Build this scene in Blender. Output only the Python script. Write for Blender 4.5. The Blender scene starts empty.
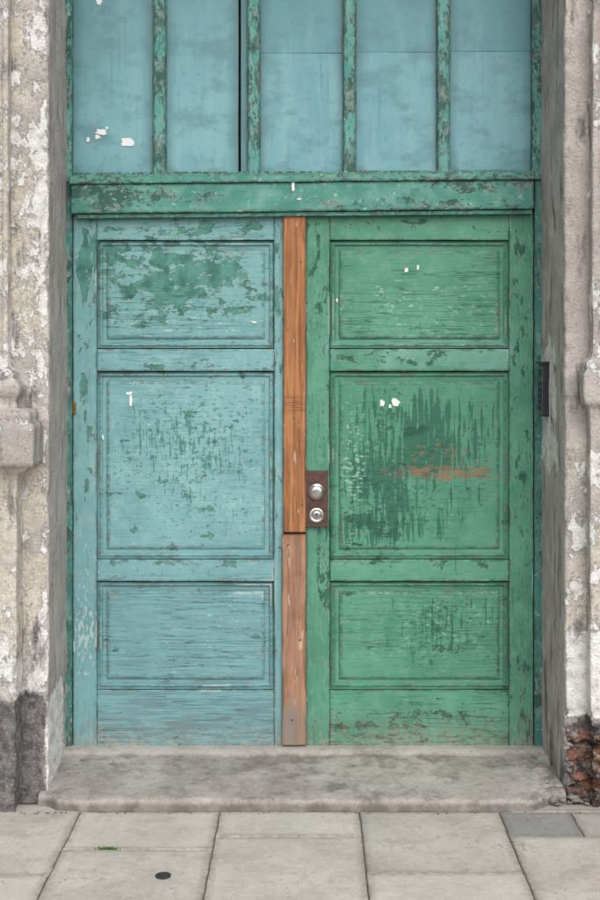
import bpy, bmesh, math, random
from mathutils import Vector, noise as mn
random.seed(7)
H=1.75; D=5.0; F=1175.0
scene=bpy.context.scene
def S(y): return F/(D+y)
def WX(px,y=0.0): return (px-310)/S(y)
def WZ(py,y=0.0): return H-(py-350)/S(y)
def c(r,g,b):
    f=lambda v:(v/255)/12.92 if v/255<=0.04045 else ((v/255+0.055)/1.055)**2.4
    return (f(r),f(g),f(b),1.0)
def g(v,a,b):
    t=max(0,min(1,(v-a)/(b-a))); return t*t*(3-2*t)
def band(v,a,b,f): return g(v,a-f,a+f)*(1-g(v,b-f,b+f))
# ---- weathering zones of the door leaves (stored as vertex attributes)
def B(px,py,rx,ry,amp):
    cx,cz=WX(px),WZ(py); k=S(0)
    return lambda x,z: amp*(1-g(((x-cx)*k/rx)**2+((z-cz)*k/ry)**2,0.0,1.6))
def X(x0,y0,x1,y1,amp,soft=8):
    X0,X1,Z0,Z1=WX(x0),WX(x1),WZ(y1),WZ(y0); f=soft/S(0)
    return lambda x,z: amp*band(x,X0,X1,f)*band(z,Z0,Z1,f)
ZONES={'L':{
 'dens':[B(160,264,90,34,0.16),B(225,292,70,36,0.11),B(140,308,50,26,0.11),B(86,250,14,60,0.14),B(200,228,100,10,0.10),X(95,362,275,373,0.09,5),
   B(86,470,12,100,0.09),B(180,490,90,80,0.05),X(95,560,275,567,0.10,4),B(85,350,10,60,0.09),B(180,640,80,40,0.03),B(278,300,6,80,0.12),B(278,600,6,80,0.08),X(97,372,273,384,0.05,3)],
 'smdens':[B(185,285,100,60,0.10),B(190,470,90,95,0.085),B(230,400,50,40,0.06),X(72,213,283,750,0.025,3),B(85,400,14,200,0.05),X(97,213,276,240,0.05,5),X(97,690,276,750,0.03,4),X(95,350,275,372,0.04,4)],
 'dd':[B(190,495,95,90,0.135),B(200,420,90,50,0.07),B(120,430,20,50,0.05)],
 'crm':[X(105,285,265,345,0.9,8),X(97,575,276,750,1.0,8),X(100,375,265,558,0.35,8),X(90,350,275,372,0.6,4),X(72,213,97,750,0.4,4),X(97,213,276,250,0.5,4)],
 'scuff':[B(83,640,14,70,0.15),B(180,320,80,20,0.06),B(90,560,18,40,0.08)],
 'zone1':[X(72,555,300,750,0.55,50)],'zone2':[X(72,213,300,345,0.35,30)],
 'wood':[X(97,692,276,750,1.0,2),X(97,583,276,688,0.5,2)],'rust':[]},
'R':{
 'dens':[B(318,290,12,80,0.12),B(522,300,14,90,0.11),B(400,358,80,10,0.11),X(330,558,510,568,0.10,4),B(320,570,13,60,0.14),B(520,460,13,80,0.10),B(430,455,70,50,0.05),
   B(370,525,40,35,0.13),B(520,690,16,70,0.12),B(400,725,120,25,0.09),B(450,630,60,45,0.06),B(420,226,100,12,0.09)],
 'smdens':[B(430,450,90,80,0.08),X(306,213,535,750,0.03,3),B(370,520,60,50,0.09),B(440,635,80,50,0.07),B(420,720,130,30,0.08),B(319,400,14,200,0.05),B(522,400,14,250,0.06)],
 'dd':[B(395,435,75,60,0.21),B(455,435,60,55,0.16),B(370,512,50,50,0.20),B(440,522,65,40,0.15),B(460,615,50,45,0.13),B(320,560,14,70,0.15),B(400,635,60,40,0.09),B(485,450,20,90,0.07)],
 'crm':[X(340,250,500,345,0.9,8),X(330,580,510,690,0.6,8),X(330,690,510,750,0.9,4),X(340,375,500,556,0.3,8),X(306,213,330,750,0.35,3),X(509,213,535,750,0.35,3)],
 'scuff':[B(420,300,80,35,0.05),B(355,465,14,60,0.12),B(450,625,60,35,0.05),B(350,400,14,30,0.06)],
 'zone1':[X(340,375,505,550,0.4,20)],'zone2':[X(325,340,512,372,0.7,6)],'wood':[],
 'rust':[B(450,474,66,9,0.17),B(400,472,30,7,0.09),B(420,728,120,24,0.10),B(522,700,12,40,0.08),B(460,462,60,20,0.07),B(319,655,12,30,0.08),B(430,452,60,12,0.05)]}}
# ------------------------------------------------------------ node DSL
class M:
    def __init__(s,name):
        s.mat=bpy.data.materials.new(name); s.mat.use_nodes=True
        s.nt=s.mat.node_tree; s.nt.nodes.clear()
        s.out=s.nt.nodes.new('ShaderNodeOutputMaterial')
        s.bsdf=s.nt.nodes.new('ShaderNodeBsdfPrincipled')
        s.nt.links.new(s.bsdf.outputs[0],s.out.inputs[0])
        tc=s.nt.nodes.new('ShaderNodeTexCoord'); s.pos=tc.outputs['Object']
        sp=s.nt.nodes.new('ShaderNodeSeparateXYZ'); s.nt.links.new(s.pos,sp.inputs[0])
        s.x,s.y,s.z=sp.outputs
    def si(s,sock,v):
        if isinstance(v,bpy.types.NodeSocket): s.nt.links.new(v,sock)
        else: sock.default_value=v
    def m(s,op,a,b=0.0,cc=None,clamp=False):
        n=s.nt.nodes.new('ShaderNodeMath'); n.operation=op; n.use_clamp=clamp
        s.si(n.inputs[0],a); s.si(n.inputs[1],b)
        if cc is not None: s.si(n.inputs[2],cc)
        return n.outputs[0]
    def add(s,a,b): return s.m('ADD',a,b)
    def mul(s,a,b): return s.m('MULTIPLY',a,b)
    def sub(s,a,b): return s.m('SUBTRACT',a,b)
    def sm(s,v,lo,hi,a=0.0,b=1.0):
        n=s.nt.nodes.new('ShaderNodeMapRange'); n.interpolation_type='SMOOTHSTEP'
        s.si(n.inputs[0],v); s.si(n.inputs[1],lo); s.si(n.inputs[2],hi); s.si(n.inputs[3],a); s.si(n.inputs[4],b)
        return n.outputs[0]
    def mix(s,f,a,b,mode='MIX'):
        n=s.nt.nodes.new('ShaderNodeMix'); n.data_type='RGBA'; n.blend_type=mode
        s.si(n.inputs[0],f); s.si(n.inputs[6],a); s.si(n.inputs[7],b); return n.outputs[2]
    def vec(s,sc,off=(0,0,0)):
        n=s.nt.nodes.new('ShaderNodeMapping'); s.nt.links.new(s.pos,n.inputs[0])
        n.inputs['Scale'].default_value=sc; n.inputs['Location'].default_value=off
        return n.outputs[0]
    def noise(s,sc=(1,1,1),scale=1.0,detail=3,rough=0.55,dist=0.0,off=(0,0,0)):
        n=s.nt.nodes.new('ShaderNodeTexNoise'); s.nt.links.new(s.vec(sc,off),n.inputs['Vector'])
        n.inputs['Scale'].default_value=scale; n.inputs['Detail'].default_value=detail
        n.inputs['Roughness'].default_value=rough; n.inputs['Distortion'].default_value=dist
        return n.outputs[0]
    def blob(s,px,py,rx,ry,amp=1.0,y=0.0):
        cx,cz=WX(px,y),WZ(py,y); k=S(y)
        a=s.mul(s.sub(s.x,cx),k/rx); b=s.mul(s.sub(s.z,cz),k/ry)
        d=s.add(s.mul(a,a),s.mul(b,b))
        return s.sm(d,0.0,1.6,amp,0.0)
    def sumof(s,l):
        r=l[0]
        for q in l[1:]: r=s.add(r,q)
        return r
    def attr(s,name):
        n=s.nt.nodes.new('ShaderNodeAttribute'); n.attribute_name=name; return n.outputs['Fac']
    def finish(s,col,rough=0.5,height=None,dist=0.002,spec=0.35,metal=0.0,strength=1.0):
        s.si(s.bsdf.inputs['Base Color'],col); s.si(s.bsdf.inputs['Roughness'],rough)
        s.bsdf.inputs['Specular IOR Level'].default_value=spec; s.si(s.bsdf.inputs['Metallic'],metal)
        if height is not None:
            b=s.nt.nodes.new('ShaderNodeBump'); b.inputs['Distance'].default_value=dist
            b.inputs['Strength'].default_value=strength
            s.si(b.inputs['Height'],height); s.nt.links.new(b.outputs[0],s.bsdf.inputs['Normal'])
        return s.mat
# ------------------------------------------------------------ materials
def leaf_paint(name,side,orient):
    m=M(name); Hh=(orient=='H')
    E=m.attr('edge'); C=m.attr('crev'); A={k:m.attr(k) for k in ZONES['L']}
    big=m.noise(scale=3.0,detail=2); mid=m.noise(scale=16,detail=4,rough=0.65,off=(3,1,2))
    chipn=m.noise(sc=(10,10,18) if Hh else (20,20,8),detail=7,rough=0.70,dist=0.3)
    small=m.noise(sc=(38,38,75) if Hh else (75,75,28),detail=4,rough=0.65,off=(5,2,1))
    fine=m.noise(sc=(110,110,200) if Hh else (200,200,90),detail=2,off=(1,7,1))
    grain=m.noise(sc=(6,6,150) if Hh else (150,150,6),detail=3,rough=0.6)
    crn=m.noise(sc=(1.5,1.5,38) if Hh else (38,38,1.5),detail=3,rough=0.55,dist=0.15)
    drip=m.noise(sc=(85,1,13) if side=='L' else (62,1,5.5),detail=4,rough=0.65)
    region=m.noise(scale=4.5,detail=3,off=(9,3,3))
    rg=m.sub(region,0.5)
    cr=m.sm(m.m('ABSOLUTE',m.sub(crn,0.5)),0.009,0.002)
    if side=='L':
        base=m.mix(m.sm(big,0.35,0.65),c(114,161,163),c(128,173,174))
        base=m.mix(m.sm(mid,0.42,0.7,0,0.55),base,c(152,188,187))
        base=m.mix(A['zone1'],base,c(108,151,158))
        base=m.mix(A['zone2'],base,c(110,158,154))
        under=m.mix(m.sm(mid,0.35,0.6),c(56,104,92),c(86,140,126))
        darkc=c(70,96,98); palec=c(198,212,208); dripc=c(70,120,110); exw=c(112,116,112); ecol=c(84,120,114); pw=c(150,154,148)
    else:
        base=m.mix(m.sm(big,0.35,0.65),c(77,134,110),c(91,149,124))
        base=m.mix(m.sm(mid,0.42,0.7,0,0.5),base,c(116,165,144))
        base=m.mix(A['zone1'],base,c(78,138,112))
        base=m.mix(m.mul(A['zone2'],m.sm(region,0.4,0.6)),base,c(122,168,157))
        under=m.mix(m.sm(mid,0.35,0.6),c(44,84,68),c(60,108,88))
        darkc=c(56,90,76); palec=c(162,196,180); dripc=c(44,92,74); exw=c(104,102,90); ecol=c(54,94,78); pw=c(140,144,130)
    dn=m.add(chipn,A['dens'])
    chip=m.sm(dn,0.650,0.664)
    sc_=m.sm(m.sumof([small,A['smdens'],m.mul(rg,0.2)]),0.70,0.72)
    dr=m.sm(m.sumof([drip,A['dd'],m.mul(rg,0.35)]),0.715,0.765)
    rim=m.sub(m.sm(dn,0.622,0.650),chip)
    col=m.mix(m.mul(m.sm(grain,0.5,0.75),0.3),base,darkc)
    col=m.mix(m.mul(rim,0.4),col,palec)
    col=m.mix(m.mul(chip,0.92),col,under)
    col=m.mix(m.mul(sc_,0.8),col,under); col=m.mix(m.mul(dr,0.78),col,dripc)
    crk=m.mul(m.mul(cr,A['crm']),m.sm(region,0.36,0.52))
    col=m.mix(m.mul(crk,0.75),col,darkc)
    sw=m.sm(m.sumof([m.sub(1.0,small),m.mul(A['crm'],0.02),A['scuff'],m.mul(rg,0.25)]),0.69,0.715)
    col=m.mix(m.mul(sw,0.6),col,palec)
    fn=m.mul(m.sm(m.add(fine,m.mul(m.sub(mid,0.5),0.35)),0.65,0.71),0.55)
    col=m.mix(fn,col,darkc)
    if side=='L':
        wood=m.mul(A['wood'],m.sm(m.noise(sc=(5,5,60),detail=4,dist=0.6),0.42,0.6))
        col=m.mix(m.mul(wood,0.65),col,c(100,120,122))
    else:
        rn=m.noise(sc=(30,30,70),detail=5,rough=0.65,off=(2,2,6))
        rust=m.sm(m.add(rn,A['rust']),0.665,0.69)
        col=m.mix(m.mul(rust,0.75),col,m.mix(m.sm(mid,0.4,0.6),c(152,106,82),c(108,98,84)))
    en=m.add(m.mul(small,0.5),m.mul(chipn,0.5))
    em=m.mul(E,m.sm(en,0.46,0.54))
    col=m.mix(m.mul(em,0.7),col,ecol)
    em2=m.mul(E,m.sm(m.add(m.mul(fine,0.4),m.mul(mid,0.6)),0.53,0.57))
    col=m.mix(m.mul(em2,0.8),col,exw)
    em3=m.mul(E,m.sm(m.add(m.mul(fine,0.3),m.mul(region,0.7)),0.56,0.60))
    col=m.mix(m.mul(em3,0.5),col,palec)
    bz=m.sm(m.z,0.26,0.075)
    bot=m.mul(bz,m.sm(m.add(chipn,0.03),0.42,0.6))
    col=m.mix(m.mul(bot,0.5),col,exw)
    bare=m.sm(m.sumof([small,m.mul(m.mul(bz,bz),0.14),m.mul(rg,0.3)]),0.64,0.67)
    col=m.mix(m.mul(m.mul(bare,bz),0.75),col,pw)
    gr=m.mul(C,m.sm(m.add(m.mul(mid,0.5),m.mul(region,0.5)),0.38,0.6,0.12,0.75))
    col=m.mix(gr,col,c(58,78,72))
    h=m.sumof([m.mul(chip,-0.6),m.mul(crk,-0.9),m.mul(grain,0.6),m.mul(rim,0.25)])
    return m.finish(col,m.add(0.55,m.mul(chip,0.2)),h,0.0018,spec=0.22)
LH=leaf_paint('paint_blue_h','L','H'); LV=leaf_paint('paint_blue_v','L','V')
RH=leaf_paint('paint_green_h','R','H'); RV=leaf_paint('paint_green_v','R','V')
def frame_paint(name,orient,amount,base1,base2):
    m=M(name); Hh=orient=='H'; E=m.attr('edge')
    big=m.noise(scale=4,detail=2); mid=m.noise(scale=16,detail=4,rough=0.65)
    n=m.noise(sc=(12,12,20) if Hh else (26,26,9),detail=7,rough=0.70,dist=0.3)
    n2=m.noise(sc=(34,34,70) if Hh else (80,80,24),detail=4,rough=0.65,off=(3,3,3))
    if Hh:
        dens=m.sumof([m.blob(105,193,60,24,0.17,-0.05),m.blob(480,182,80,12,0.15,-0.05),m.blob(430,205,130,8,0.13,-0.05),m.blob(200,200,60,8,0.09,-.05),m.blob(360,178,80,6,0.10,-.05)])
    else: dens=m.mul(m.sm(m.noise(scale=5,detail=2,off=(4,4,4)),0.35,0.65),0.12)
    dn=m.add(m.add(n,dens),amount)
    ch=m.sm(dn,0.645,0.66); ch2=m.sm(m.add(m.add(n2,dens),amount),0.67,0.69)
    col=m.mix(m.sm(big,0.35,0.65),base1,base2)
    col=m.mix(m.sm(mid,0.42,0.7,0,0.5),col,c(130,172,160))
    rim=m.sub(m.sm(dn,0.61,0.645),ch)
    col=m.mix(m.mul(rim,0.45),col,c(165,200,187))
    col=m.mix(ch,col,m.mix(m.sm(mid,0.44,0.56),c(52,90,80),c(118,138,132)))
    col=m.mix(m.mul(ch2,0.75),col,c(60,96,86))
    e=m.mul(E,m.sm(m.add(m.mul(n2,0.5),m.mul(mid,0.5)),0.47,0.54))
    col=m.mix(m.mul(e,0.8),col,c(70,92,84))
    pl=m.mul(m.sm(m.noise(sc=(50,50,50),detail=3,off=(7,2,2)),0.65,0.68),0.5)
    col=m.mix(pl,col,c(178,200,192))
    grain=m.noise(sc=(5,5,120) if Hh else (120,120,5),detail=3)
    col=m.mix(m.mul(m.sm(grain,0.5,0.75),0.25),col,c(62,98,90))
    h=m.sumof([m.mul(ch,-0.6),m.mul(grain,0.5),m.mul(rim,0.3)])
    return m.finish(col,0.55,h,0.0018,spec=0.22)
FRH=frame_paint('paint_transom_bar','H',-0.005,c(70,130,115),c(86,146,130))
FRV=frame_paint('paint_glazing_bars','V',0.07,c(78,138,130),c(98,156,148))
JB=frame_paint('paint_jamb','V',0.03,c(62,114,108),c(76,132,124))
def pane_mat(name,c1,c2):
    m=M(name); E=m.attr('edge')
    a=m.noise(scale=2.2,detail=3,off=(2,2,5)); b=m.noise(sc=(24,24,3),detail=4,rough=0.65); d=m.noise(scale=50,detail=3,rough=0.6)
    col=m.mix(m.sm(a,0.33,0.66),c1,c2)
    col=m.mix(m.sm(b,0.42,0.75,0,0.5),col,c(140,176,180))
    col=m.mix(m.mul(m.sm(d,0.60,0.68),0.3),col,c(84,116,118))
    st=m.sm(m.noise(sc=(6,6,9),detail=5,rough=0.65,off=(6,0,1)),0.46,0.66,0,0.65)
    col=m.mix(st,col,c(90,130,136))
    run=m.sm(m.noise(sc=(60,60,2.2),detail=3,rough=0.6,off=(2,0,7)),0.58,0.72,0,0.4)
    col=m.mix(run,col,c(82,120,124))
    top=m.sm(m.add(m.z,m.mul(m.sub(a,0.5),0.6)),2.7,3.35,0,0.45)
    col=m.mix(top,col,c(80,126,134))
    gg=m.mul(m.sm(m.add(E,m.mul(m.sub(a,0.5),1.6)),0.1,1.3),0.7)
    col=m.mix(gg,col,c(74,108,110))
    h=m.add(m.mul(b,0.4),m.mul(a,2.0))
    return m.finish(col,0.45,h,0.002,spec=0.35)
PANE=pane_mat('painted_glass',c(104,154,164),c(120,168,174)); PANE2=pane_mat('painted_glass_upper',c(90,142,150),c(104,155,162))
def wood_mat():
    m=M('bare_wood'); E=m.attr('edge')
    gn=m.noise(sc=(55,55,2.6),detail=6,rough=0.68,dist=0.3); g2=m.noise(sc=(160,160,8),detail=3); a=m.noise(scale=6,detail=4)
    col=m.mix(m.sm(gn,0.33,0.66),c(134,88,58),c(184,128,86))
    lo=m.sm(m.z,WZ(536),WZ(531),1,0)
    col=m.mix(m.mul(lo,0.5),col,c(168,140,122))
    lst=m.mul(m.mul(lo,m.sm(m.noise(sc=(40,40,3),detail=5,rough=0.65,off=(3,0,3)),0.48,0.6)),0.6)
    col=m.mix(lst,col,c(122,96,82))
    col=m.mix(m.sm(a,0.50,0.72,0,0.6),col,c(120,80,56))
    col=m.mix(m.sm(g2,0.55,0.75,0,0.65),col,c(84,58,44))
    sp=m.noise(sc=(40,40,10),detail=4,off=(5,5,5))
    col=m.mix(m.mul(m.sm(sp,0.65,0.68),0.6),col,c(196,180,160))
    col=m.mix(m.mul(m.blob(294,735,16,40,0.9),m.sm(gn,0.35,0.6)),col,c(128,124,118))
    dk=m.mul(m.blob(294,404,30,9,0.6),m.sm(m.noise(sc=(10,10,140)),0.45,0.6))
    col=m.mix(dk,col,c(84,56,44))
    col=m.mix(m.mul(E,m.sm(a,0.4,0.6,0.2,0.8)),col,c(92,66,52))
    return m.finish(col,0.65,m.add(m.mul(gn,1.0),m.mul(g2,0.5)),0.002,spec=0.2)
WOOD=wood_mat()
def simple(name,col,rough,metal=0,spec=0.4,var=0.25,scale=40,bump=0.0008,dark=None):
    m=M(name); n=m.noise(scale=scale,detail=4)
    cc=m.mix(m.sm(n,0.4,0.7,0,var),col,dark or tuple(v*0.45 for v in col[:3])+(1,))
    return m.finish(cc,rough,n,bump,spec,metal)
IRON=simple('brown_plate',c(92,66,58),0.55,0.2,var=0.7); CHROME=simple('worn_chrome',c(205,203,200),0.28,1.0,var=0.5,scale=70)
BLACK=simple('black_plastic',c(42,42,46),0.4,0); BUTTON=simple('grey_button',c(110,112,116),0.35,0.6)
PAPER=simple('paper',c(232,232,228),0.9,0,var=0.2); DARK=simple('dark_gap',c(26,30,30),0.9); BRASS=simple('old_brass',c(150,112,56),0.45,0.7,var=0.7)
SCREW=simple('screw_steel',c(90,84,78),0.5,0.7)
def plaster():
    m=M('peeling_plaster')
    W,Bg,Di,Br,Rv=m.attr('white'),m.attr('beige'),m.attr('dirt'),m.attr('brick'),m.attr('mauve')
    n1=m.noise(sc=(11,11,8),detail=7,rough=0.70,dist=0.3); n2=m.noise(scale=5,detail=6,rough=0.65,off=(7,1,3)); n3=m.noise(scale=24,detail=5,rough=0.70,off=(1,8,3))
    n4=m.noise(scale=110,detail=3,rough=0.65); n5=m.noise(sc=(18,18,4),detail=6,rough=0.65,off=(3,9,9))
    col=m.mix(m.sm(n2,0.35,0.65),c(174,167,161),c(198,192,186))
    col=m.mix(m.sm(n3,0.48,0.7,0,0.5),col,c(208,203,197))
    col=m.mix(m.mul(Rv,0.85),col,m.mix(m.sm(n2,0.35,0.65),c(168,159,155),c(192,183,179)))
    col=m.mix(m.sm(n5,0.5,0.70,0,0.6),col,c(146,138,133))
    k=3.4
    def mask(A,n,w=0.03): return m.sm(m.add(A,m.mul(m.sub(n,0.5),k)),0.5-w*k,0.5+w*k)
    mb=mask(Bg,n2,0.07)
    bc=m.mix(m.sm(n3,0.38,0.62),c(188,180,163),c(212,205,192))
    col=m.mix(m.mul(mb,0.85),col,bc)
    mw=mask(W,n1,0.018)
    wc=m.mix(m.sm(n3,0.36,0.66),c(234,233,231),c(208,204,200))
    rim=m.sub(mask(W,m.add(n1,0.018),0.015),mw)
    col=m.mix(m.mul(rim,0.35),col,c(116,110,106))
    col=m.mix(m.mul(mw,0.92),col,wc)
    col=m.mix(m.mul(m.sm(n5,0.52,0.66),m.sm(n2,0.40,0.6,0,0.6)),col,c(126,118,112))
    md=mask(Di,n5,0.10)
    dc=m.mix(m.sm(n3,0.36,0.62),c(70,68,72),c(118,114,112))
    col=m.mix(m.mul(md,0.92),col,dc)
    mbr=mask(Br,n3,0.04)
    brc=m.mix(m.sm(m.noise(sc=(7,7,20),detail=3,rough=0.6,off=(2,2,2)),0.44,0.56),c(128,86,68),c(58,50,48))
    brc=m.mix(m.sm(n3,0.50,0.6),brc,c(142,132,124))
    col=m.mix(m.mul(mbr,0.95),col,brc)
    v=m.m('ABSOLUTE',m.sub(n2,0.5))
    ck=m.mul(m.sm(v,0.006,0.001),m.sm(n5,0.45,0.6))
    col=m.mix(m.mul(ck,0.7),col,c(90,84,80))
    pit=m.sm(n4,0.58,0.66)
    col=m.mix(m.mul(pit,0.42),col,c(114,108,103))
    lp=m.sm(n4,0.42,0.34)
    col=m.mix(m.mul(lp,0.3),col,c(220,216,211))
    spk=m.mul(m.sm(n3,0.60,0.65),0.5)
    col=m.mix(spk,col,c(130,123,118))
    h=m.sumof([m.mul(mw,0.5),m.mul(n3,1.7),m.mul(n4,0.9)])
    return m.finish(col,0.92,h,0.006,spec=0.12)
PL=plaster()
def stone(name,a,b,dark,sp=0.5,bump=0.004,useattr=False):
    m=M(name)
    n1=m.noise(scale=3,detail=5,rough=0.6); n2=m.noise(scale=34,detail=5,rough=0.7,off=(4,1,1)); n3=m.noise(scale=170,detail=2,off=(1,1,1)); n4=m.noise(scale=9,detail=6,rough=0.65,off=(8,1,1))
    col=m.mix(m.sm(n1,0.35,0.65),a,b)
    col=m.mix(m.sm(n4,0.45,0.7,0,sp),col,dark)
    col=m.mix(m.sm(n2,0.5,0.7,0,0.4),col,tuple(min(1,v*1.2) for v in b[:3])+(1,))
    col=m.mix(m.mul(m.sm(n3,0.54,0.66),0.4),col,dark)
    col=m.mix(m.mul(m.sm(n2,0.43,0.34),0.5),col,dark)
    ds=m.sm(m.noise(scale=45,detail=2,off=(6,6,6)),0.70,0.72)
    col=m.mix(m.mul(ds,0.5),col,tuple(v*0.5 for v in dark[:3])+(1,))
    if useattr:
        t=m.attr('tint'); E=m.attr('edge')
        col=m.mix(m.m('MULTIPLY',t,1.0,clamp=True),col,c(110,112,116))
        lt=m.m('MULTIPLY',m.mul(t,-1.0),1.0,clamp=True)
        col=m.mix(lt,col,c(218,212,203))
        v=m.m('ABSOLUTE',m.sub(m.noise(scale=1.7,detail=6,rough=0.6,off=(4.3,4,9)),0.5))
        ck=m.mul(m.sm(v,0.0022,0.0005),m.sm(n1,0.50,0.56))
        col=m.mix(m.mul(ck,0.7),col,c(90,86,80))
        col=m.mix(m.mul(E,m.sm(n2,0.35,0.65,0.1,0.7)),col,c(118,112,104))
    else:
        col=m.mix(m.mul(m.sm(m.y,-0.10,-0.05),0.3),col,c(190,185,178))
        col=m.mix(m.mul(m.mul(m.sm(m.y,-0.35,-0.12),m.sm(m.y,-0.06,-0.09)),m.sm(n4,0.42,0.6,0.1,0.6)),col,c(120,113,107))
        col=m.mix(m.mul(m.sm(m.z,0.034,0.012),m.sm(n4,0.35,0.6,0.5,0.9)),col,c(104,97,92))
    h=m.sumof([m.mul(n2,0.8),m.mul(n3,0.4),m.mul(n4,0.6)])
    return m.finish(col,0.88,h,bump,spec=0.2)
SLAB=stone('paving_stone',c(176,170,162),c(194,188,180),c(146,139,131),0.45,0.003,True)
STEP=stone('step_stone',c(156,149,143),c(180,174,168),c(110,103,98),0.75,0.006)
JOINT=simple('joint_dirt',c(92,86,77),0.95,scale=60,bump=0.004)
ASPH=simple('asphalt',c(70,70,72),0.9,scale=120,bump=0.004); GRND=simple('earth',c(106,102,94),0.95,scale=5)
MOSS=simple('moss_green',c(82,116,52),0.95,scale=90); METAL=simple('cast_iron',c(70,67,68),0.6,0.4,scale=60,bump=0.002)
# ------------------------------------------------------------ mesh helpers
def mkobj(name,verts,faces,mat,parent=None,smooth=False,attrs=None):
    me=bpy.data.meshes.new(name); me.from_pydata(verts,[],faces); me.materials.append(mat)
    if attrs:
        for k,vals in attrs.items():
            a=me.attributes.new(k,'FLOAT','POINT'); a.data.foreach_set('value',vals)
    bm=bmesh.new(); bm.from_mesh(me); bmesh.ops.recalc_face_normals(bm,faces=bm.faces)
    bm.to_mesh(me); bm.free()
    if smooth: me.polygons.foreach_set('use_smooth',[True]*len(me.polygons))
    me.update()
    o=bpy.data.objects.new(name,me); scene.collection.objects.link(o)
    if parent: o.parent=parent
    return o
def empty(name):
    o=bpy.data.objects.new(name,None); scene.collection.objects.link(o); return o
def bbox(name,x0,x1,y0,y1,z0,z1,mat,parent=None,bev=0.003,wav=0.0007,step=0.07,tilt=0.0,ew=0.007):
    bm=bmesh.new(); bmesh.ops.create_cube(bm,size=1)
    for v in bm.verts:
        v.co=Vector(((x0+x1)/2+v.co.x*(x1-x0),(y0+y1)/2+v.co.y*(y1-y0),(z0+z1)/2+v.co.z*(z1-z0)))
    if bev>0: bmesh.ops.bevel(bm,geom=list(bm.edges),offset=bev,segments=2,affect='EDGES',profile=0.6)
    vals=None
    if wav>0:
        for ax,(a,b) in ((0,(x0,x1)),(2,(z0,z1))):
            n=int((b-a)/step)
            cuts=[a+(b-a)*i/(n+1) for i in range(1,n+1)]
            if b-a>3*(ew+bev): cuts+=[a+bev+ew,b-bev-ew]
            for p in cuts:
                co=[0,0,0]; co[ax]=p; no=[0,0,0]; no[ax]=1
                bmesh.ops.bisect_plane(bm,geom=list(bm.verts)+list(bm.edges)+list(bm.faces),plane_co=co,plane_no=no)
        bm.verts.ensure_lookup_table(); t=bev*1.05+1e-5
        vals=[1.0 if min(v.co.x-x0,x1-v.co.x,v.co.z-z0,z1-v.co.z)<t else 0.0 for v in bm.verts]
        for v in bm.verts:
            q=v.co*5.0+Vector((x0*3,0,z0*7))
            v.co+=mn.noise_vector(q)*wav*1.5+mn.noise_vector(q*5)*wav*0.6
    if tilt:
        for v in bm.verts: v.co.z+=tilt*v.co.x
    bmesh.ops.recalc_face_normals(bm,faces=bm.faces)
    me=bpy.data.meshes.new(name); bm.to_mesh(me); bm.free(); me.materials.append(mat)
    if vals:
        a=me.attributes.new('edge','FLOAT','POINT'); a.data.foreach_set('value',vals)
    o=bpy.data.objects.new(name,me); scene.collection.objects.link(o)
    if parent: o.parent=parent
    return o
def rings(name,x0,x1,z0,z1,prof,mat,parent,seed=0):
    verts=[];faces=[];n=34; ed=[];cv=[]
    def put(p,e,cr):
        q=Vector(p)*6+Vector((seed,0,0)); w=mn.noise_vector(q)*0.0012
        verts.append((p[0]+w.x,p[1]+w.y,p[2]+w.z)); ed.append(e); cv.append(cr)
    for i,y,e,cr in prof:
        a,b,cz,d=x0+i,x1-i,z0+i,z1-i; L=[]
        for k in range(n): L.append((a+(b-a)*k/n,y,cz))
        for k in range(n): L.append((b,y,cz+(d-cz)*k/n))
        for k in range(n): L.append((b-(b-a)*k/n,y,d))
        for k in range(n): L.append((a,y,d-(d-cz)*k/n))
        for p in L: put(p,e,cr)
    N=4*n
    for r in range(len(prof)-1):
        for k in range(N):
            faces.append((r*N+k,r*N+(k+1)%N,(r+1)*N+(k+1)%N,(r+1)*N+k))
    base=(len(prof)-1)*N; st=len(verts)
    for j in range(1,n):
        for i2 in range(1,n): put((a+(b-a)*i2/n,prof[-1][1],cz+(d-cz)*j/n),0,0)
    def idx(i2,j):
        if j==0: return base+(i2 if i2<n else n)
        if i2==n: return base+n+j
        if j==n: return base+2*n+(n-i2)
        if i2==0: return base+3*n+(n-j)
        return st+(j-1)*(n-1)+(i2-1)
    for j in range(n):
        for i2 in range(n): faces.append((idx(i2,j),idx(i2+1,j),idx(i2+1,j+1),idx(i2,j+1)))
    return mkobj(name,verts,faces,mat,parent,attrs={'edge':ed,'crev':cv})
def zones(o,side):
    me=o.data
    for k,fs in ZONES[side].items():
        a=me.attributes.new(k,'FLOAT','POINT')
        a.data.foreach_set('value',[sum(f(v.co.x,v.co.z) for f in fs) if fs else 0.0 for v in me.vertices])
def lathe(name,cx,cz,prof,mat,parent,n=28):
    verts=[];faces=[]
    for r,y in prof:
        for k in range(n):
            a=2*math.pi*k/n; verts.append((cx+r*math.cos(a),y,cz+r*math.sin(a)))
    for j in range(len(prof)-1):
        for k in range(n): faces.append((j*n+k,j*n+(k+1)%n,(j+1)*n+(k+1)%n,(j+1)*n+k))
    faces.append(tuple((len(prof)-1)*n+k for k in range(n))); faces.append(tuple(range(n)))
    o=mkobj(name,verts,faces,mat,parent)
    for p in o.data.polygons: p.use_smooth=len(p.vertices)==4
    return o
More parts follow.
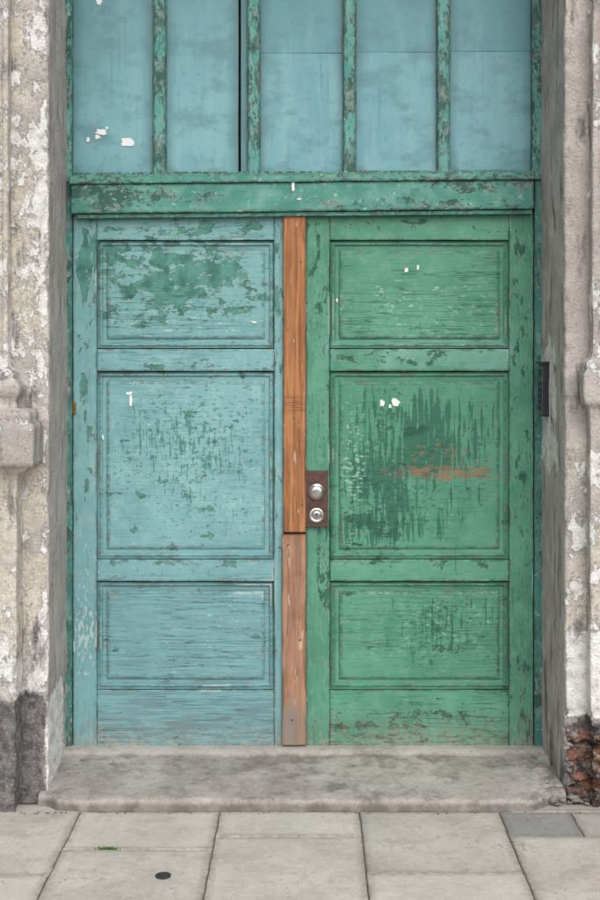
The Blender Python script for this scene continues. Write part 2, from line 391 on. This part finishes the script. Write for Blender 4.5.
# ------------------------------------------------------------ double door
door=empty('double_door')
PROF=[(0.0,0.001,0.5,0.4),(0.003,0.009,0,1),(0.006,0.010,0,1),(0.010,0.006,0.8,0),(0.014,0.005,1,0),(0.018,0.009,0.2,0.2),(0.021,0.0135,0,0.8),(0.025,0.014,0,0.1),(0.035,0.015,0,0.2),(0.039,0.0145,0,0.8),(0.042,0.009,0.9,0.1),(0.050,0.0065,0.8,0),(0.058,0.0063,0,0)]
def leaf(nm,xs,H_,V_,seed,side):
    xa,xb,xc,xd=[WX(v) for v in xs]
    zt=WZ(213); zb=WZ(747)
    gp=0.0012; P=[]
    P.append(bbox(nm+'_stile_a',xa,xb-gp,0,0.045,zb,zt,V_,door,step=0.03))
    P.append(bbox(nm+'_stile_b',xc+gp,xd,0.0005,0.045,zb,zt,V_,door,step=0.03))
    P.append(bbox(nm+'_top_rail',xb,xc,0.001,0.044,WZ(240),zt,H_,door,step=0.025))
    P.append(bbox(nm+'_upper_rail',xb,xc,-0.007,0.044,WZ(371),WZ(349),H_,door,bev=0.005,step=0.02))
    P.append(bbox(nm+'_lower_rail',xb,xc,-0.007,0.044,WZ(581),WZ(559.5),H_,door,bev=0.005,step=0.02))
    P.append(bbox(nm+'_bottom_rail',xb,xc,0.001,0.044,zb+0.001,WZ(690),H_,door,step=0.025))
    for i,(a,b) in enumerate(((241,348),(372,558.5),(582,689))):
        P.append(rings(nm+'_panel_%d'%(i+1),xb+0.001,xc-0.001,WZ(b),WZ(a),PROF,H_,door,seed+i))
    for o in P: zones(o,side)
    bbox(nm+'_back_board',xa+0.002,xd-0.002,0.046,0.06,zb+0.003,zt-0.003,DARK,door,bev=0,wav=0)
leaf('blue_leaf',(73,97,274,283.5),LH,LV,1,'L')
leaf('green_leaf',(306,330,509,533.5),RH,RV,11,'R')
bbox('cover_strip_upper',WX(283.3,-.02),WX(306,-.02),-0.022,0.02,WZ(532.5,-.02),WZ(213.5,-.02),WOOD,door,bev=0.003,wav=0.001,ew=0.004)
bbox('cover_strip_lower',WX(282,-.02),WX(306.3,-.02),-0.020,0.02,WZ(745.5,-.02),WZ(534,-.02),WOOD,door,bev=0.003,wav=0.001,ew=0.004)
for i,(px,py) in enumerate(((301,262),(288,330),(294,418),(302,505),(288,545),(300,640),(292,720))):
    lathe('screw_%d'%i,WX(px,-.022),WZ(py,-.022),[(0.0035,-0.018),(0.0035,-0.0235),(0.001,-0.0228)],SCREW,door,10)
bbox('lock_plate',WX(305.5),WX(328),-0.0235,0.01,WZ(526),WZ(470.5),IRON,door,bev=0.002,wav=0)
y0=-0.0235
kx,kz=WX(316.5,-.04),WZ(492,-.04)
lathe('lock_knob',kx,kz,[(0.034,y0+0.001),(0.035,y0-0.003),(0.033,y0-0.006),(0.026,y0-0.008),(0.024,y0-0.012),(0.027,y0-0.018),(0.027,y0-0.024),(0.023,y0-0.028),(0.012,y0-0.0295)],CHROME,door)
kz2=WZ(515.5,-.03)
lathe('lock_rosette',kx,kz2,[(0.033,y0+0.001),(0.034,y0-0.003),(0.031,y0-0.007),(0.022,y0-0.009),(0.020,y0-0.006),(0.017,y0-0.006),(0.0165,y0-0.010),(0.012,y0-0.0105)],CHROME,door)
bbox('keyhole',kx-0.002,kx+0.002,y0-0.0112,y0-0.009,kz2-0.009,kz2+0.009,DARK,door,bev=0.0005,wav=0)
for i,(px,py) in enumerate(((309,474),(325,474),(309,522),(325,522))):
    lathe('plate_screw_%d'%i,WX(px,y0),WZ(py,y0),[(0.004,y0+0.001),(0.004,y0-0.001),(0.002,y0-0.002)],SCREW,door,10)
bbox('hinge_pin',WX(72.5),WX(76),-0.010,0.01,WZ(414),WZ(402),BRASS,door,bev=0.002,wav=0)
bbox('threshold_gap',WX(66),WX(541),0.006,0.1,0.05,WZ(748),DARK,door,bev=0,wav=0)
ZT=3.95
bbox('jamb_left',-1.06,WX(72.3),-0.008,0.10,0.05,WZ(183),JB,door,wav=0.0012)
bbox('jamb_right',WX(534.3),1.03,-0.008,0.10,0.05,WZ(181),JB,door,wav=0.0012)
tl=0.010
yb=-0.05
bbox('transom_bar',WX(71,yb),WX(534,yb),yb,0.10,WZ(211,yb),WZ(182,yb),FRH,door,bev=0.005,wav=0.0012,tilt=tl)
bbox('transom_bar_cap',WX(69,yb),WX(535,yb),yb-0.012,0.10,WZ(182,yb)+0.0005,WZ(173,yb),FRH,door,bev=0.005,wav=0.0014,tilt=tl)
bbox('transom_bar_drip',WX(76,yb),WX(533,yb),yb+0.014,0.0,WZ(215.5,yb),WZ(211.5,yb),FRH,door,bev=0.002,wav=0.0008,tilt=tl)
def scrap(name,px,py,w,h,y,parent,seed):
    random.seed(seed); k=S(y); cx,cz=WX(px,y),WZ(py,y); n=11; vs=[]
    for i in range(n):
        a=2*math.pi*i/n; r=random.uniform(0.6,1.15)
        p=4.0; d=(abs(math.cos(a))**p+abs(math.sin(a))**p)**(-1/p)
        vs.append((cx+math.cos(a)*w/2/k*d*r,y-0.0015-random.uniform(0,0.0015),cz+math.sin(a)*h/2/k*d*r))
    mkobj(name,vs,[tuple(range(n))],PAPER,parent)
for i,(px,py,w,h,y) in enumerate(((382,403,5,7,.0055),(390,406,3,4,.0055),(396,402,8,8,.0055),(406,270,4,5,.0055),(418,267,2.5,6,.0055),
        (129,393,7,3,.0055),(131,400,3,11,.0055),(254,322,5,2,.0055),(293,186,4,15,-.052),(299,199,5,2,-.052),(103,437,2,5,.0055),(337,300,2,5,.01))):
    scrap('paper_remnant_%d'%i,px,py,w,h,y,door,i+20)
# ------------------------------------------------------------ transom window
tw=empty('transom_window')
yp=0.03
zb_=WZ(176,yp)-0.01
bars=((153,166),(247,260),(343,356),(437,450))
bbox('frame_left',-1.08,WX(72),-0.012,0.10,WZ(182),ZT,FRV,tw,wav=0.0014)
bbox('frame_right',WX(532),1.05,-0.012,0.10,WZ(180),ZT,FRV,tw,wav=0.0014)
for i,(a,b) in enumerate(bars):
    bbox('glazing_bar_%d'%(i+1),WX(a+1),WX(b-1),0.0,0.05,zb_,ZT-0.05,FRV,tw,bev=0.004,wav=0.0016)
    bbox('glazing_bead_%d'%(i+1),WX(a-0.5,0.018),WX(b+0.5,0.018),0.018,0.05,zb_,ZT-0.05,JB,tw,bev=0.002,wav=0.0012)
bbox('frame_top',-1.0,0.98,-0.005,0.1,ZT-0.07,ZT+0.02,FRV,tw)
bbox('bottom_bead',WX(73),WX(531),0.005,0.05,zb_,WZ(171,0.005),FRV,tw,bev=0.003,tilt=0.006)
spans=[(70,154,None),(165,238.3,None),(241,248,None),(259,344,53),(355,438,52),(449,534,51)]
for i,(a,b,sp) in enumerate(spans):
    o=(0.0,0.003,-0.006,0.002,0.0,0.003)[i]
    x0,x1=WX(a,yp),WX(b,yp)
    if sp is None:
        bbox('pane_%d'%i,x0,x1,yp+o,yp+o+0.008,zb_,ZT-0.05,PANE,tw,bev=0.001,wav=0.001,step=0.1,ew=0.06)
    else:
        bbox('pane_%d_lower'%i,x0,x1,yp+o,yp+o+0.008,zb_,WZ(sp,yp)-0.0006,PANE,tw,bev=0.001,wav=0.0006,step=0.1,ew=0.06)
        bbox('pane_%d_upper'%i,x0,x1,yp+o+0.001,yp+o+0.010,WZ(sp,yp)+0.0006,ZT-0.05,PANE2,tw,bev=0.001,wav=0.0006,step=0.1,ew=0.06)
        for nm in ('lower','upper'):
            me=bpy.data.objects['pane_%d_%s'%(i,nm)].data; zs_=WZ(sp,yp)
            for v,at in zip(me.vertices,me.attributes['edge'].data):
                if abs(v.co.z-zs_)<0.03 and x0+0.02<v.co.x<x1-0.02: at.value=0.15
bbox('backing',-1.05,1.02,0.06,0.09,zb_,ZT,DARK,tw,bev=0,wav=0)
for i,(px,py,w,h) in enumerate(((101,132,11,7),(98,137,6,4),(127,143,13,9),(88,140,4,5),(99,2,6,6),(107,128,3,3))):
    scrap('paper_scrap_%d'%i,px,py,w,h,yp-0.001,tw,i+50)
# ------------------------------------------------------------ building
bld=empty('old_plaster_building')
def fields(side,u,z):
    fr=1-g(u,-0.03,0.02)
    if side<0:
        W=fr*(0.46*g(z,1.5,1.7)-0.08*g(z,2.3,2.8)+0.50*band(z,0.42,0.66,0.05)+0.2*band(z,0.66,1.5,0.05))+(1-fr)*(1.2*(1-g(z,0.32,0.46))*(1-g(u,0.3,0.44))+0.03)
        W+=0.25*g(u,-0.05,-0.02)*(1-g(u,-0.02,0.03))
        Bv=fr*(0.85*band(z,0.62,1.34,0.05)+0.5*g(z,1.6,1.8))-0.2*(1-fr)
        Dt=fr*(1.15*(1-g(z,0.38,0.46))*(1-g(u,-0.04,0.0)*0.7)+0.14)-0.10-(1-fr)*0.2
        Br=-0.9; Rv=(1-fr)*1.0+fr*0.7*band(z,1.30,1.62,0.04)
    else:
        W=fr*(1.05*band(z,0.32,0.66,0.04)+0.50*band(z,0.66,1.42,0.05)+0.02*g(z,1.4,1.6)+0.45*(1-g(u,-0.10,-0.08))*g(z,1.5,1.7))
        W+=(1-fr)*(1.0*g(u,0.10,0.20)*band(z,1.25,1.80,0.08)+0.1*band(z,0.3,1.2,0.1))
        W+=-0.1
        Bv=fr*(0.6*band(z,0.6,1.4,0.06))-0.05
        Dt=fr*(1.0*(1-g(z,0.26,0.36)))+(1-fr)*(0.45*(1-g(z,0.05,0.5)))-0.02
        Br=fr*1.9*(1-g(z,0.24,0.34))-0.8; Rv=(1-fr)*1.0+fr*0.7*g(z,1.35,1.5)
    return W,Bv,Dt,Br,Rv
KEYS=('white','beige','dirt','brick','mauve')
def disp(side,p,nrm,u,z,rough=1.0):
    q=Vector(p)
    d=mn.noise(q*1.6)*0.005+mn.fractal(q*9,0.9,2.1,4)*0.0028*rough
    n=mn.noise(q*6+Vector((3,1,side)))
    d-=max(0,n-0.15)*0.012*rough
    if z<0.42:
        k=(1-g(z,0.30,0.38))*1.5 if side>0 else (1-g(z,0.4,0.44))*0.35
        if u<0.03 or side<0:
            d-=k*(0.008+0.035*abs(mn.fractal(q*7,0.8,2.2,4)))
            if side>0: d+=k*0.010*(1 if (z*14+mn.noise(q*4)*0.8)%1>0.25 else -1)
    e=1-g(abs(u),0.0,0.04)
    if e>0:
        cc=mn.noise(Vector((0,side*5,z*9)))*0.5+mn.noise(Vector((0,side*5,z*26)))*0.4
        d-=e*max(0,cc+0.05)*0.026
    return Vector(p)+nrm*d
def wall(side,xc,xd,name):
    pts=[]
    yf=-0.45
    far=[3.9,3.0,2.2,1.7,1.3,1.0,0.8,0.6,0.5,0.4,0.35,0.3]
    for u in far: pts.append((xc+side*u,yf,Vector((0,-1,0)),-u))
    u=0.28
    while u>0.012: pts.append((xc+side*u,yf,Vector((0,-1,0)),-u)); u-=0.009
    for k in range(5):
        a=math.pi/2*k/4; r=0.012
        nx=-side*math.sin(a); ny=-math.cos(a)
        pts.append((xc+side*r+nx*r,yf+r+ny*r,Vector((nx,ny,0)),-0.012+0.024*k/4))
    t=0.02
    while t<0.60:
        f=t/0.45
        pts.append((xc+(xd-xc)*f,yf+t,Vector((-side,0,0)),t)); t+=0.011
    zs=[0.010*i-0.03 for i in range(346)]
    z=zs[-1]
    while z<6.4: z+=0.12; zs.append(z)
    V=[];at={k:[] for k in KEYS}
    for z in zs:
        for (x,y,nr,u) in pts:
            V.append(tuple(disp(side,(x,y,z),nr,u,z)))
            for kk,vv in zip(KEYS,fields(side,u,z)): at[kk].append(vv)
    n=len(pts)
    Fc=[(j*n+i,j*n+i+1,(j+1)*n+i+1,(j+1)*n+i) for j in range(len(zs)-1) for i in range(n-1)]
    return mkobj(name,V,Fc,PL,bld,smooth=True,attrs=at)
wall(-1,-1.010,-1.033,'wall_left'); wall(1,0.985,0.984,'wall_right')
def pilaster(side,xe,xo,prof,name):
    zs=[]
    for (z0,p0),(z1,p1) in zip(prof[:-1],prof[1:]):
        n=max(1,int((z1-z0)/0.012)) if z0<1.69 or z1<3.3 else 200
        for i in range(n): zs.append((z0+(z1-z0)*i/n,p0+(p1-p0)*i/n))
    zs.append(prof[-1])
    V=[];at={k:[] for k in KEYS}
    for z,p in zs:
        row=[]
        xi=xe-side*p; yf=-0.51-p; xo2=xo+side*p
        ny=8
        for i in range(ny): row.append((xi,-0.43+(yf+0.43)*i/ny,Vector((-side,0,0))))
        for i in range(3):
            a=math.pi/2*i/2; r=0.006
            nx=-side*math.cos(a); nyy=-math.sin(a)
            row.append((xi+side*r+nx*r,yf+r+nyy*r,Vector((nx,nyy,0))))
        w=abs(xo2-xi)-0.012
        K=34
        for i in range(K):
            f=i/(K-1); f=f**1.8
            dx=0.012+(w-0.012)*f
            groove=0.0
            if z>1.72: groove=0.012*band(dx,0.022,0.034,0.004)+0.004*g(dx,0.03,0.04)
            row.append((xi+side*dx,yf+groove,Vector((0,-1,0))))
        row+=[(xo2,yf+0.006,Vector((side,0,0))),(xo2,-0.43,Vector((side,0,0)))]
        n=len(row)
        for (x,y,nr) in row:
            V.append(tuple(disp(side,(x,y,z),nr,-0.2,z,0.8)))
            for kk,vv in zip(KEYS,fields(side,-0.17,z)): at[kk].append(vv)
    Fc=[(j*n+i,j*n+i+1,(j+1)*n+i+1,(j+1)*n+i) for j in range(len(zs)-1) for i in range(n-1)]
    return mkobj(name,V,Fc,PL,bld,smooth=True,attrs=at)
pilaster(-1,-1.155,-1.72,[(-0.03,0.045),(1.26,0.045),(1.285,0.055),(1.300,0.095),(1.312,0.100),(1.318,0.122),(1.36,0.125),(1.45,0.125),(1.472,0.122),(1.478,0.105),(1.505,0.108),(1.522,0.100),(1.53,0.045),(1.56,0.040),(1.585,0.055),(1.61,0.058),(1.63,0.045),(1.645,0.025),(1.66,0.03),(1.675,0.015),(1.69,0.0),(6.4,0.0)],'pilaster_left')
pilaster(1,1.080,1.65,[(-0.03,0.0),(0.30,0.0),(0.34,0.012),(1.42,0.012),(1.50,0.015),(1.535,0.02),(1.545,0.040),(1.58,0.045),(1.66,0.045),(1.675,0.03),(1.70,0.034),(1.715,0.01),(1.74,0.0),(6.4,0.0)],'pilaster_right')
bbox('lintel',-1.03,1.0,-0.446,0.12,ZT,6.4,PL,bld,bev=0.004,wav=0.0)
bbox('core_left',-4.9,-1.07,-0.40,5,-0.05,6.38,PL,bld,bev=0,wav=0)
bbox('core_right',1.05,4.9,-0.38,5,-0.05,6.38,PL,bld,bev=0,wav=0)
bbox('core_middle',-1.068,1.048,0.14,5,-0.05,6.38,PL,bld,bev=0,wav=0)
# ------------------------------------------------------------ intercom on reveal
ic=empty('door_intercom')
xr=0.982
def ib(nm,x0,x1,y0,y1,z0,z1,mat,b=0.002): bbox(nm,x0,x1,y0,y1,z0,z1,mat,ic,bev=b,wav=0)
ib('housing',xr-0.022,xr+0.02,-0.165,-0.075,1.475,1.695,BLACK,0.004)
ib('hood',xr-0.034,xr+0.02,-0.170,-0.070,1.690,1.702,BLACK,0.002)
ib('face_plate',xr-0.0245,xr-0.020,-0.157,-0.083,1.485,1.683,BUTTON,0.001)
for r in range(5):
    for q in range(3):
        ib('key_%d_%d'%(r,q),xr-0.029,xr-0.023,-0.151+q*0.023,-0.135+q*0.023,1.50+r*0.025,1.518+r*0.025,BLACK,0.001)
ib('speaker_grille',xr-0.027,xr-0.023,-0.148,-0.092,1.64,1.67,BLACK,0.001)
# ------------------------------------------------------------ doorstep
def doorstep():
    prof=[(0.09,0.068),(0.02,0.067),(-0.03,0.066),(-0.055,0.064),(-0.066,0.058)]
    y=-0.08
    while y>-0.50: prof.append((y,0.055-0.012*(-y)/0.5)); y-=0.012
    prof+=[(-0.508,0.042),(-0.518,0.041),(-0.526,0.038),(-0.531,0.033),(-0.533,0.027),(-0.534,0.020),(-0.536,0.012),(-0.539,0.006),(-0.541,0.0),(-0.541,-0.02)]
    xs=[-1.045+0.009*i for i in range(227)]
    V=[];n=len(xs)
    for (y,z) in prof:
        for x in xs:
            q=Vector((x,y,z)); k=g(-y,0.05,0.09)
            dz=mn.fractal(q*10,0.8,2.1,5)*0.0035*k+mn.noise(q*2.3)*0.004*k+mn.noise(q*40)*0.001
            dz-=0.008*math.exp(-((x+0.19)/0.004)**2) if abs(x+0.19)<0.02 and y<-0.44 else 0
            front=g(-y,0.42,0.5)
            dz-=front*max(0,mn.noise(Vector((x*7,2,0)))-0.05)*0.012*(z>0.015)
            yy=y+front*(mn.fractal(Vector((x*9,0,z*5)),0.8,2.1,5)*0.009)
            if x>0.80 and y<-0.10:
                dz+=0.02*g(x,0.82,0.9)*abs(mn.fractal(q*14,0.8,2,4))-0.004
                yy+=g(x,0.84,0.95)*front*0.07
            if x<-0.95: yy+=g(-x,0.95,1.02)*front*0.05
            V.append((x,yy,z+dz))
    Fc=[(j*n+i,j*n+i+1,(j+1)*n+i+1,(j+1)*n+i) for j in range(len(prof)-1) for i in range(n-1)]
    mkobj('doorstep',V,Fc,STEP,None,smooth=True)
doorstep()
# ------------------------------------------------------------ rubble along the wall foot
def rubble():
    bm=bmesh.new(); random.seed(5)
    def rock(x,y,z,s):
        r=bmesh.ops.create_icosphere(bm,subdivisions=2,radius=1)
        sc=Vector((random.uniform(.8,1.5),random.uniform(.6,1.1),random.uniform(.45,.8)))*s; sd=Vector([random.uniform(0,50) for _ in range(3)])
        for v in r['verts']:
            f=1+0.35*mn.noise(v.co*1.6+sd)
            v.co=Vector((v.co.x*sc.x*f+x,v.co.y*sc.y*f+y,v.co.z*sc.z*f+z))
    for _ in range(22): rock(random.uniform(0.92,1.08),random.uniform(-0.50,-0.42),random.uniform(0,0.02),random.uniform(0.005,0.02))
    for _ in range(60): rock(random.uniform(-1.2,1.2),random.uniform(-0.57,-0.548),0.001,random.uniform(0.002,0.005))
    for _ in range(24): rock(random.choice([-1,1])*random.uniform(0.93,0.97),random.uniform(-0.44,-0.02),0.056,random.uniform(0.002,0.006))
    me=bpy.data.meshes.new('rubble'); bm.to_mesh(me); bm.free(); me.materials.append(STEP)
    o=bpy.data.objects.new('rubble',me); scene.collection.objects.link(o)
rubble()
# ------------------------------------------------------------ pavement
def pavement():
    V=[];Fc=[];T=[];EE=[]; random.seed(3)
    def slab(x0,x1,y0,y1,tint,gap=0.0022):
        x0+=gap;x1-=gap;y0+=gap;y1-=gap
        h=random.uniform(-0.0015,0.0015); tx=random.uniform(-.003,.003); ty=random.uniform(-.003,.003)
        nx=max(2,int((x1-x0)/0.03)); ny=max(2,int((y1-y0)/0.03)); b=len(V)
        xs=[x0,x0+0.004]+[x0+(x1-x0)*i/nx for i in range(1,nx)]+[x1-0.004,x1]
        ys=[y0,y0+0.004]+[y0+(y1-y0)*i/ny for i in range(1,ny)]+[y1-0.004,y1]
        mx,my=(x0+x1)/2,(y0+y1)/2
        for j,y in enumerate(ys):
            for i,x in enumerate(xs):
                e=(i in(0,len(xs)-1)) or (j in (0,len(ys)-1))
                q=Vector((x,y,tint))
                z=h+tx*(x-mx)+ty*(y-my)+mn.noise(q*9)*0.001-(0.004 if e else 0)
                jx=mn.noise(Vector((x*14,y*14,3)))*0.003 if e else 0; jy=mn.noise(Vector((x*14,y*14,9)))*0.003 if e else 0
                V.append((x+jx,y+jy,z)); T.append(tint); EE.append(1.0 if e or i in (1,len(xs)-2) or j in (1,len(ys)-2) else 0.0)
        n=len(xs)
        for j in range(len(ys)-1):
            for i in range(n-1): Fc.append((b+j*n+i,b+j*n+i+1,b+(j+1)*n+i+1,b+(j+1)*n+i))
        loop=[i for i in range(n)]+[j*n+n-1 for j in range(1,len(ys))]+[(len(ys)-1)*n+i for i in range(n-2,-1,-1)]+[j*n for j in range(len(ys)-2,0,-1)]
        b2=len(V)
        for l in loop:
            p=V[b+l]; V.append((p[0],p[1],p[2]-0.03)); T.append(tint); EE.append(1.0)
        L=len(loop)
        for k in range(L): Fc.append((b+loop[k],b+loop[(k+1)%L],b2+(k+1)%L,b2+k))
    first={-1:-1.09,0:-0.88,1:-0.775,2:-1.07,3:-0.775}
    tn={0:-0.1,1:-0.2,2:0.05}
    for col in range(-9,11):
        x0=-0.871+0.5295*(col); x1=x0+0.5295
        f=first.get(col, -0.56-random.uniform(0.15,0.5))
        yt=-0.545 if -1<=col<=2 else -0.46
        if col in (-1,3): yt=-0.47
        if col==3:
            slab(x0,x0+0.27,f,-0.548,0.62); slab(x0+0.27,x1,f,-0.548,0.25); slab(x0,x1,-0.545,yt,0.3)
        elif col==-1: slab(x0,x1,f,yt,0.0)
        else: slab(x0,x1,f,yt,tn.get(col,0.0))
        y=f
        while y>-3.9:
            y2=max(y-0.53,-4.0); slab(x0,x1,y2,y,random.uniform(-0.3,0.15)); y=y2
    mkobj('pavement',V,Fc,SLAB,None,attrs={'tint':T,'edge':EE})
pavement()
bbox('pavement_bed',-5.7,5.0,-4.0,-0.40,-0.15,-0.0055,JOINT,bpy.data.objects['pavement'],bev=0,wav=0)
bbox('kerb',-12,12,-4.16,-4.004,-0.15,0.0,STEP,None,bev=0.01,wav=0)
def sheet(name,x0,x1,y0,y1,z,mat):
    mkobj(name,[(x0,y0,z),(x1,y0,z),(x1,y1,z),(x0,y1,z)],[(0,1,2,3)],mat)
sheet('road',-200,200,-11,-4.1,-0.12,ASPH); sheet('ground',-600,600,-600,600,-0.126,GRND)
def disc(name,px,py,rx,mat,z=0.003):
    s=(py-350)/H; X_=(px-310)/s; Y=-D+F/s
    n=28; V=[];
    for r,zz in ((1.0,-0.002),(1.0,z),(0.88,z),(0.85,z-0.0015),(0.5,z-0.001)):
        for k in range(n):
            a=2*math.pi*k/n; V.append((X_+rx*r*math.cos(a),Y+rx*r*math.sin(a),zz))
    Fc=[(j*n+k,j*n+(k+1)%n,(j+1)*n+(k+1)%n,(j+1)*n+k) for j in range(4) for k in range(n)]+[tuple(4*n+k for k in range(n))]
    mkobj(name,V,Fc,mat)
disc('valve_cover',163,876,0.026,METAL)
def moss():
    bm=bmesh.new(); random.seed(9)
    s=(849-350)/H; X_=(107-310)/s; Y=-D+F/s
    for _ in range(160):
        x=X_+random.gauss(0,0.018); y=Y+random.gauss(0,0.004); h=random.uniform(0.003,0.011); a=random.uniform(0,6.28); w=0.003
        p=[bm.verts.new((x-w*math.cos(a),y-w*math.sin(a),-0.006)),bm.verts.new((x+w*math.cos(a),y+w*math.sin(a),-0.006)),bm.verts.new((x+random.uniform(-.004,.004),y+random.uniform(-.004,.004),h))]
        bm.faces.new(p)
    me=bpy.data.meshes.new('moss'); bm.to_mesh(me); bm.free(); me.materials.append(MOSS)
    o=bpy.data.objects.new('moss',me); scene.collection.objects.link(o)
moss()
# ------------------------------------------------------------ light
sv=Vector((0.25,-1.0,0.95)).normalized()
el=math.asin(sv.z); rot=math.atan2(sv.x,sv.y)
w=bpy.data.worlds.new('World'); scene.world=w; w.use_nodes=True
nt=w.node_tree; bg=nt.nodes['Background']
sky=nt.nodes.new('ShaderNodeTexSky'); sky.sky_type='NISHITA'; sky.sun_disc=False
sky.sun_elevation=el; sky.sun_rotation=rot; sky.air_density=1.0; sky.dust_density=3.0
hs=nt.nodes.new('ShaderNodeHueSaturation'); hs.inputs['Saturation'].default_value=0.12
nt.links.new(sky.outputs[0],hs.inputs['Color']); nt.links.new(hs.outputs[0],bg.inputs[0]); bg.inputs[1].default_value=0.15
sl=bpy.data.lights.new('sun','SUN'); sl.energy=1.5; sl.angle=math.radians(75); sl.color=(1,0.985,0.965)
sl.energy=1.75
so=bpy.data.objects.new('sun',sl); scene.collection.objects.link(so); so.rotation_euler=(-sv).to_track_quat('-Z','Y').to_euler()
# ------------------------------------------------------------ camera
cd=bpy.data.cameras.new('camera'); co=bpy.data.objects.new('camera',cd); scene.collection.objects.link(co)
co.location=(0,-D,H); co.rotation_euler=(math.pi/2,0,0)
cd.sensor_fit='VERTICAL'; cd.sensor_height=36; cd.sensor_width=24; cd.lens=F/900*36
cd.shift_y=-100/900; cd.shift_x=-10/900; cd.clip_end=2000; cd.clip_start=0.05
scene.camera=co
scene.view_settings.view_transform='Standard'; scene.view_settings.look='None'; scene.view_settings.exposure=0
